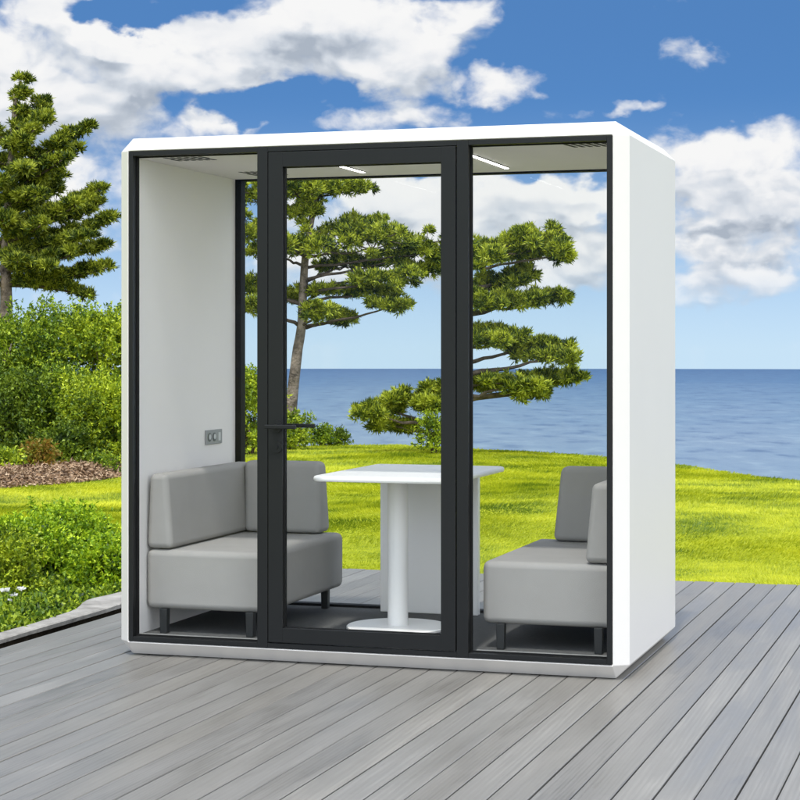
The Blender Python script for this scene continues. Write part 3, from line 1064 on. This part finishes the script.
# white flowers in the corner
fb = at(6, 604, 9.9)
fl = thing('flowering_plant', 'low plant with small white flowers in the corner by the kerb', 'plant', (fb[0], fb[1], -.09))
PP, DDv = [], []
bm = bmesh.new()
for (px, py) in ((9, 601), (3, 617), (14, 596), (-4, 606), (5, 591), (1, 624), (22, 590)):
    h = at(px, py, 9.9 + random.uniform(-.1, .1)) - np.array([fb[0], fb[1], -.09])
    tube(bm, [(h[0] * .6, h[1] * .6, -.01), (h[0] * .9, h[1] * .9, h[2] * .6), tuple(h)], [.003, .0025, .002], 5)
    for k in range(7):
        a = 2 * math.pi * k / 7
        PP.append(h)
        DDv.append((math.cos(a), math.sin(a) - .3, .45))
    leaf_mesh('flower', np.array(PP[-7:]), np.array(DDv[-7:]), .030, .022, M['petal'], fl)
obj('stems', bm, M['leaf_dark'], fl)
n = 500
pts = np.stack([rng.normal(0, .10, n), rng.normal(0, .16, n), rng.uniform(0, .10, n)], 1)
leaf_mesh('leaves', pts, rng.normal(0, .6, (n, 3)) + np.array([0, 0, .5]), .04, .016, M['leaf_dark'], fl)

# mulch bed with chips
bm = bmesh.new()
prev = None
CH = []
MU_N = [(-22, 15), (-8, 17.2), (-5.2, 17.3), (-4.4, 17.9), (-3.9, 18.7), (-3.3, 19.6), (-2.9, 20.6), (-1.9, 23.5)]
for u in np.linspace(-11, -2.1, 70):
    wn = float(np.interp(u, [a for a, b in MU_N], [b for a, b in MU_N])) + .12 * mnoise.noise((u * 2, 0, 3))
    wf = wn + 7
    row = []
    for k in range(22):
        w = wn + (wf - wn) * (k / 21) ** 1.5
        x, y = uw(u, w)
        rise = .11 * float(sstep(0, .8, w - wn))
        row.append(bm.verts.new((x, y, float(land_z(u, w)) + .006 + rise + .022 * mnoise.noise((x * 4, y * 4, 0)) * min(1, (w - wn) * 3))))
    if prev:
        for k in range(21):
            bm.faces.new((prev[k], row[k], row[k + 1], prev[k + 1]))
    prev = row
kind(obj('mulch_bed', bm, M['mulch'], None, True), 'structure')
n = 15000
us = rng.uniform(-5.2, -2.6, n)
ww = np.interp(us, [a for a, b in MU_N], [b for a, b in MU_N]) + rng.uniform(-.05, 2.6, n)
xy = CAM[:2] + FW[:2] * ww[:, None] + RT[:2] * us[:, None]
wn_ = np.interp(us, [a for a, b in MU_N], [b for a, b in MU_N])
zz = land_z(us, ww) + .022 + .11 * sstep(0, .8, ww - wn_)
pts = np.stack([xy[:, 0], xy[:, 1], zz], 1)
dr = np.stack([rng.normal(0, 1, n), rng.normal(0, 1, n), rng.normal(.1, .25, n)], 1)
o = leaf_mesh('wood_chips', pts, dr, .058, .021, M['chip'], None)
kind(o, 'stuff'); o['label'] = 'brown wood chips scattered on the planting bed'; o['category'] = 'mulch'

# ------------------------------------------------------------------ lawn blades
def lawn():
    n = 620000
    # more blades close to the deck: sample 1/w
    w0, w1 = 10.7, 28.0
    r = rng.uniform(0, 1, n)
    w = w0 * (w1 / w0) ** r
    u = rng.uniform(-1, 1, n) * (0.245 * w + .4)
    ok = (w < crest(u) + .25)
    wn = np.interp(u, [a for a, b in MU_N], [b for a, b in MU_N])
    ok &= ~((u < -2.1) & (w > wn + .03))
    x = CAM[0] + FW[0] * w + RT[0] * u
    y = CAM[1] + FW[1] * w + RT[1] * u
    ok &= (y > Y1D + .03) | (x < X0D - .45 - .25 * sstep(0, 2, y))
    ok &= ~((x < X0D - .1) & (w < 11.6))
    u, w, x, y = u[ok], w[ok], x[ok], y[ok]
    n = len(u)
    z = land_z(u, w) - .004
    # wind-combed tufts: lean direction and length vary smoothly over the lawn
    ang = 1.3 * np.sin(x * .9 + .7 * np.sin(y * 1.3)) + 1.1 * np.sin(y * 1.7 + 1.2 * np.sin(x * .8)) + rng.normal(0, .55, n)
    tuft = .5 + .5 * np.sin(x * 5.1 + 2 * np.sin(y * 3.3)) * np.sin(y * 6.3 + 2 * np.sin(x * 2.7))
    ln = (.016 + .022 * tuft) * rng.uniform(.6, 1.3, n) * (1 + .25 * (w > 16))
    lean = rng.uniform(.5, 2.2, n)
    d = np.stack([np.cos(ang) * lean, np.sin(ang) * lean, np.ones(n)], 1)
    d = unit(d)
    p = np.stack([x, y, z], 1)
    wd = (.0042 + .0026 * (w - 10) / 10) * rng.uniform(.7, 1.4, n)
    sd = unit(np.stack([rng.normal(0, 1, n), rng.normal(0, 1, n), np.zeros(n)], 1))
    a = p - sd * wd[:, None]
    b = p + sd * wd[:, None]
    c = p + d * ln[:, None]
    V = np.stack([a, b, c], 1).reshape(-1, 3)
    o = mesh_np('lawn_grass', V, np.arange(n * 3).reshape(-1, 3), 3, M['grass'])
    kind(o, 'stuff'); o['label'] = 'bright yellow-green mown lawn grass behind the deck'; o['category'] = 'grass'


lawn()

# ------------------------------------------------------------------ light
SUN_EL = math.radians(67)
hd = np.array([0.07, -1.0, 0.0]); hd /= np.linalg.norm(hd)      # horizontal direction towards the sun
to_sun = Vector((hd[0] * math.cos(SUN_EL), hd[1] * math.cos(SUN_EL), math.sin(SUN_EL)))
sd = bpy.data.lights.new('sun', 'SUN')
sd.energy = 2.15
sd.angle = math.radians(3.0)
sd.color = (1.0, 0.965, 0.91)
so = bpy.data.objects.new('sun', sd)
COL.objects.link(so)
so.rotation_euler = (-to_sun).to_track_quat('-Z', 'Y').to_euler()

world = bpy.data.worlds.new('World')
S.world = world
world.use_nodes = True
nt = world.node_tree
for n_ in list(nt.nodes):
    nt.nodes.remove(n_)
out = N(nt, 'ShaderNodeOutputWorld')
bg = N(nt, 'ShaderNodeBackground')
BG = 0.12
EXPO = 0.35
SKY_GAIN = (0.62, 1.0, 1.22)
bg.inputs[1].default_value = BG
L(nt, bg.outputs[0], out.inputs[0])
tc = N(nt, 'ShaderNodeTexCoord')
sep = N(nt, 'ShaderNodeSeparateXYZ')
L(nt, tc.outputs['Generated'], sep.inputs[0])
dx, dy, dz = sep.outputs
mn = lambda op, a, b=None, c=None, clamp=False: math_node(nt, op, a, b, c, clamp)
hl = mn('SQRT', mn('MAXIMUM', mn('ADD', mn('MULTIPLY', dx, dx), mn('MULTIPLY', dy, dy)), 1e-5))
elv = mn('MAXIMUM', mn('DIVIDE', dz, hl), 0.0)                      # tan(elevation), never below the horizon
elv = mn('MINIMUM', elv, 4.0)
rr_ = mn('ADD', mn('MULTIPLY', dx, float(RT[0])), mn('MULTIPLY', dy, float(RT[1])))
ff_ = mn('ADD', mn('MULTIPLY', dx, float(FW[0])), mn('MULTIPLY', dy, float(FW[1])))
az = mn('ARCTAN2', rr_, ff_)
# sky colour: look a little higher up so the blue is deep above the sea horizon
cv = N(nt, 'ShaderNodeCombineXYZ')
L(nt, mn('DIVIDE', dx, hl), cv.inputs[0])
L(nt, mn('DIVIDE', dy, hl), cv.inputs[1])
L(nt, mn('ADD', mn('MULTIPLY', elv, 4.2), 0.13), cv.inputs[2])
nz = N(nt, 'ShaderNodeVectorMath', operation='NORMALIZE')
L(nt, cv.outputs[0], nz.inputs[0])
sky = N(nt, 'ShaderNodeTexSky', sky_type='NISHITA')
sky.sun_disc = False
sky.sun_elevation = SUN_EL
sky.sun_rotation = math.atan2(hd[0], hd[1])
sky.altitude = 50
sky.air_density = 1.0
sky.dust_density = 0.6
sky.ozone_density = 2.5
L(nt, nz.outputs[0], sky.inputs['Vector'])

# cloud field, in angle space (u = azimuth, v = tan elevation)
U = lambda px: math.atan((px - 400) / FPX)
Vv = lambda py: (YH - py) / FPX
NSC = 60.0
cp = N(nt, 'ShaderNodeCombineXYZ')
L(nt, mn('DIVIDE', dx, hl), cp.inputs[0])
L(nt, mn('DIVIDE', dy, hl), cp.inputs[1])
L(nt, mn('MULTIPLY', elv, 1.45), cp.inputs[2])
warp = N(nt, 'ShaderNodeTexNoise')
warp.inputs['Scale'].default_value = 26
warp.inputs['Detail'].default_value = 3
L(nt, cp.outputs[0], warp.inputs['Vector'])
ws = N(nt, 'ShaderNodeVectorMath', operation='MULTIPLY_ADD')
L(nt, warp.outputs['Color'], ws.inputs[0])
ws.inputs[1].default_value = (.022, .022, .022)
L(nt, cp.outputs[0], ws.inputs[2])
wsep = N(nt, 'ShaderNodeSeparateXYZ')
L(nt, warp.outputs['Color'], wsep.inputs[0])
warp2 = N(nt, 'ShaderNodeTexNoise')
warp2.inputs['Scale'].default_value = 85
warp2.inputs['Detail'].default_value = 4
L(nt, cp.outputs[0], warp2.inputs['Vector'])
wsep2 = N(nt, 'ShaderNodeSeparateXYZ')
L(nt, warp2.outputs['Color'], wsep2.inputs[0])
azw = mn('ADD', az, mn('ADD', mn('MULTIPLY', mn('SUBTRACT', wsep.outputs[0], .5), .042), mn('MULTIPLY', mn('SUBTRACT', wsep2.outputs[0], .5), .018)))
elw = mn('ADD', elv, mn('ADD', mn('MULTIPLY', mn('SUBTRACT', wsep.outputs[1], .5), .024), mn('MULTIPLY', mn('SUBTRACT', wsep2.outputs[1], .5), .013)))


def blob(px, py, rx, ry, wgt, el):
    a = mn('MULTIPLY', mn('SUBTRACT', azw, U(px)), FPX / rx)
    b = mn('MULTIPLY', mn('SUBTRACT', el, Vv(py)), FPX / ry)
    q = mn('ADD', mn('MULTIPLY', a, a), mn('MULTIPLY', b, b))
    g = mn('MAXIMUM', mn('SUBTRACT', 1.0, q), 0.0)
    return mn('MULTIPLY', g, wgt)


BLOBS = [  # clouds
    (40, 60, 170, 75, .62), (210, 60, 150, 55, .62), (340, 30, 170, 55, .62), (405, 66, 70, 40, .55), (500, 86, 55, 24, .52), (60, 130, 160, 60, .55), (230, 122, 60, 20, .40), (390, 118, 90, 24, .50), (470, 10, 60, 24, .3),
    (688, 56, 62, 20, .50), (650, 8, 26, 12, .26), (628, 112, 30, 10, .34), (590, 118, 30, 9, .25),
    (700, 165, 70, 46, .55), (775, 180, 110, 62, .66), (740, 240, 120, 50, .60), (720, 285, 110, 24, .48), (640, 180, 40, 40, .25), (520, 215, 110, 46, .52), (570, 265, 100, 38, .55), (400, 200, 80, 30, .45), (370, 262, 110, 44, .52), (350, 215, 130, 50, .5), (430, 230, 90, 60, .5), (520, 195, 120, 30, .5), (560, 225, 90, 60, .42), (520, 290, 100, 24, .36), (280, 270, 80, 30, .3), (90, 200, 90, 44, .50), (100, 246, 70, 14, .28),
    # clear patches
    (122, 14, 58, 17, -.60), (268, 103, 66, 23, -.74), (190, 104, 46, 14, -.25), (620, 70, 90, 50, -.25), (590, 180, 40, 16, -.35), (760, 40, 90, 90, -.3), (560, 20, 80, 50, -.3)]


def density(el, dvec, det=9):
    vadd = N(nt, 'ShaderNodeVectorMath', operation='ADD')
    L(nt, ws.outputs[0], vadd.inputs[0])
    vadd.inputs[1].default_value = (0, 0, dvec)
    nz_ = noise_tex(nt, vadd.outputs[0], 34, det, 0.52)
    tot = None
    for b in BLOBS:
        g = blob(*b, el)
        tot = g if tot is None else mn('ADD', tot, g)
    # elsewhere over the sky: scattered clouds from a broad noise
    far = mn('MULTIPLY', mn('SUBTRACT', noise_tex(nt, cp.outputs[0], 2.2, 5, .55), .37), 2.6)
    away = mn('MAXIMUM', mn('SMOOTH_MIN', mn('MULTIPLY', mn('SUBTRACT', mn('ABSOLUTE', az), .24), 8), 1.0, .1), mn('MULTIPLY', mn('SUBTRACT', el, .20), 8), clamp=False)
    away = mn('MINIMUM', mn('MAXIMUM', away, 0.0), 1.0)
    tot = mn('ADD', mn('MINIMUM', tot, .68), mn('MULTIPLY', far, away))
    return mn('ADD', tot, mn('MULTIPLY', mn('SUBTRACT', nz_, .5), 1.35))


den = density(elw, 0.0)
den_lo = density(elw, 0.0, 2.6)
den_up = density(mn('ADD', elw, .017), .017 * 1.45, 2.6)
den_hi = density(mn('ADD', elw, .0055), .0055 * 1.45, 7)


def smooth(a, b, x):
    m_ = N(nt, 'ShaderNodeMapRange', interpolation_type='SMOOTHSTEP')
    m_.inputs['From Min'].default_value = a
    m_.inputs['From Max'].default_value = b
    L(nt, x, m_.inputs['Value'])
    return m_.outputs[0]


alpha = smooth(.10, .58, den)
thick = smooth(.30, .95, den)
lit = smooth(-.32, .34, mn('SUBTRACT', den_lo, den_up))              # broad modelling: tops bright, bases grey
fine = smooth(-.22, .22, mn('SUBTRACT', den, den_hi))               # billows
shade = mn('ADD', mn('MULTIPLY_ADD', lit, .66, .02), mn('MULTIPLY', fine, .30))
shade = mn('ADD', shade, mn('MULTIPLY', mn('SUBTRACT', 1.0, thick), .28), clamp=True)
gnoise = mn('MULTIPLY_ADD', noise_tex(nt, ws.outputs[0], 42, 4, .5), 2.4, -.05)
GREY = [(200, 22, 80, 20, .5), (365, 36, 60, 22, .5), (230, 72, 60, 14, .35), (90, 60, 50, 14, .4), (735, 178, 50, 14, .35), (290, 48, 85, 26, .62), (130, 108, 130, 32, .5), (60, 150, 80, 22, .45), (40, 14, 60, 14, .4), (430, 78, 40, 10, .3), (745, 232, 95, 13, .75), (700, 250, 60, 10, .5), (770, 262, 60, 8, .5), (720, 300, 80, 8, .35), (690, 196, 30, 14, .25),
        (520, 205, 110, 15, .55), (420, 215, 60, 14, .4), (560, 285, 60, 8, .35), (370, 240, 50, 9, .3)]
gsum = None
for b_ in GREY:
    g_ = blob(*b_, elw)
    g_ = mn('MULTIPLY', g_, g_)
    gsum = g_ if gsum is None else mn('ADD', gsum, g_)
shade = mn('SUBTRACT', shade, mn('MULTIPLY', mn('MULTIPLY', gsum, gnoise), 1.0), clamp=True)
CW = 0.93 / BG / 2 ** EXPO
# pale air low over the sea
hzc = N(nt, 'ShaderNodeMix', data_type='RGBA')
L(nt, mn('MULTIPLY', mn('SUBTRACT', 1.0, smooth(-.03, .135, elv)), .95), hzc.inputs[0])
cc = ramp(nt, shade, [(0.0, (.44 * CW, .50 * CW, .59 * CW)), (.42, (.71 * CW, .76 * CW, .83 * CW)), (.80, (.94 * CW, .95 * CW, .97 * CW)), (1.0, (1.0 * CW, 1.0 * CW, 1.0 * CW))])
hz = smooth(0.0, .05, elv)
# out-of-frame clouds brightened around a chosen direction: added fill light for the pod
fill_dot = N(nt, 'ShaderNodeVectorMath', operation='DOT_PRODUCT')
L(nt, tc.outputs['Generated'], fill_dot.inputs[0])
fill_dot.inputs[1].default_value = Vector((0.64, -0.42, 0.64)).normalized()
fill_gain = mn('MULTIPLY_ADD', smooth(-.12, .62, fill_dot.outputs['Value']), 3.2, 1.0)
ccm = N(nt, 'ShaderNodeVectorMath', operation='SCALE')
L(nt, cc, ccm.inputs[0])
L(nt, fill_gain, ccm.inputs['Scale'])
skm = N(nt, 'ShaderNodeVectorMath', operation='MULTIPLY')
L(nt, sky.outputs[0], skm.inputs[0])
skm.inputs[1].default_value = SKY_GAIN
mixc = N(nt, 'ShaderNodeMix', data_type='RGBA')
L(nt, mn('MULTIPLY', alpha, mn('ADD', mn('MULTIPLY', hz, .75), .25)), mixc.inputs[0])
L(nt, skm.outputs[0], hzc.inputs[6])
hzc.inputs[7].default_value = (.66 * CW, .83 * CW, .96 * CW, 1)
L(nt, hzc.outputs[2], mixc.inputs[6])
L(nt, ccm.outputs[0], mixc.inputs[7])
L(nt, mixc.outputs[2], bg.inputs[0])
world.cycles.sampling_method = 'MANUAL'
world.cycles.sample_map_resolution = 1024

# ------------------------------------------------------------------ render settings
S.render.engine = 'CYCLES'
S.view_settings.view_transform = 'Standard'
S.view_settings.look = 'None'
S.view_settings.gamma = 1.0
S.view_settings.use_curve_mapping = False
S.view_settings.exposure = EXPO
S.cycles.use_denoising = True
S.cycles.max_bounces = 10
S.cycles.transparent_max_bounces = 16
S.cycles.sample_clamp_indirect = 6.0
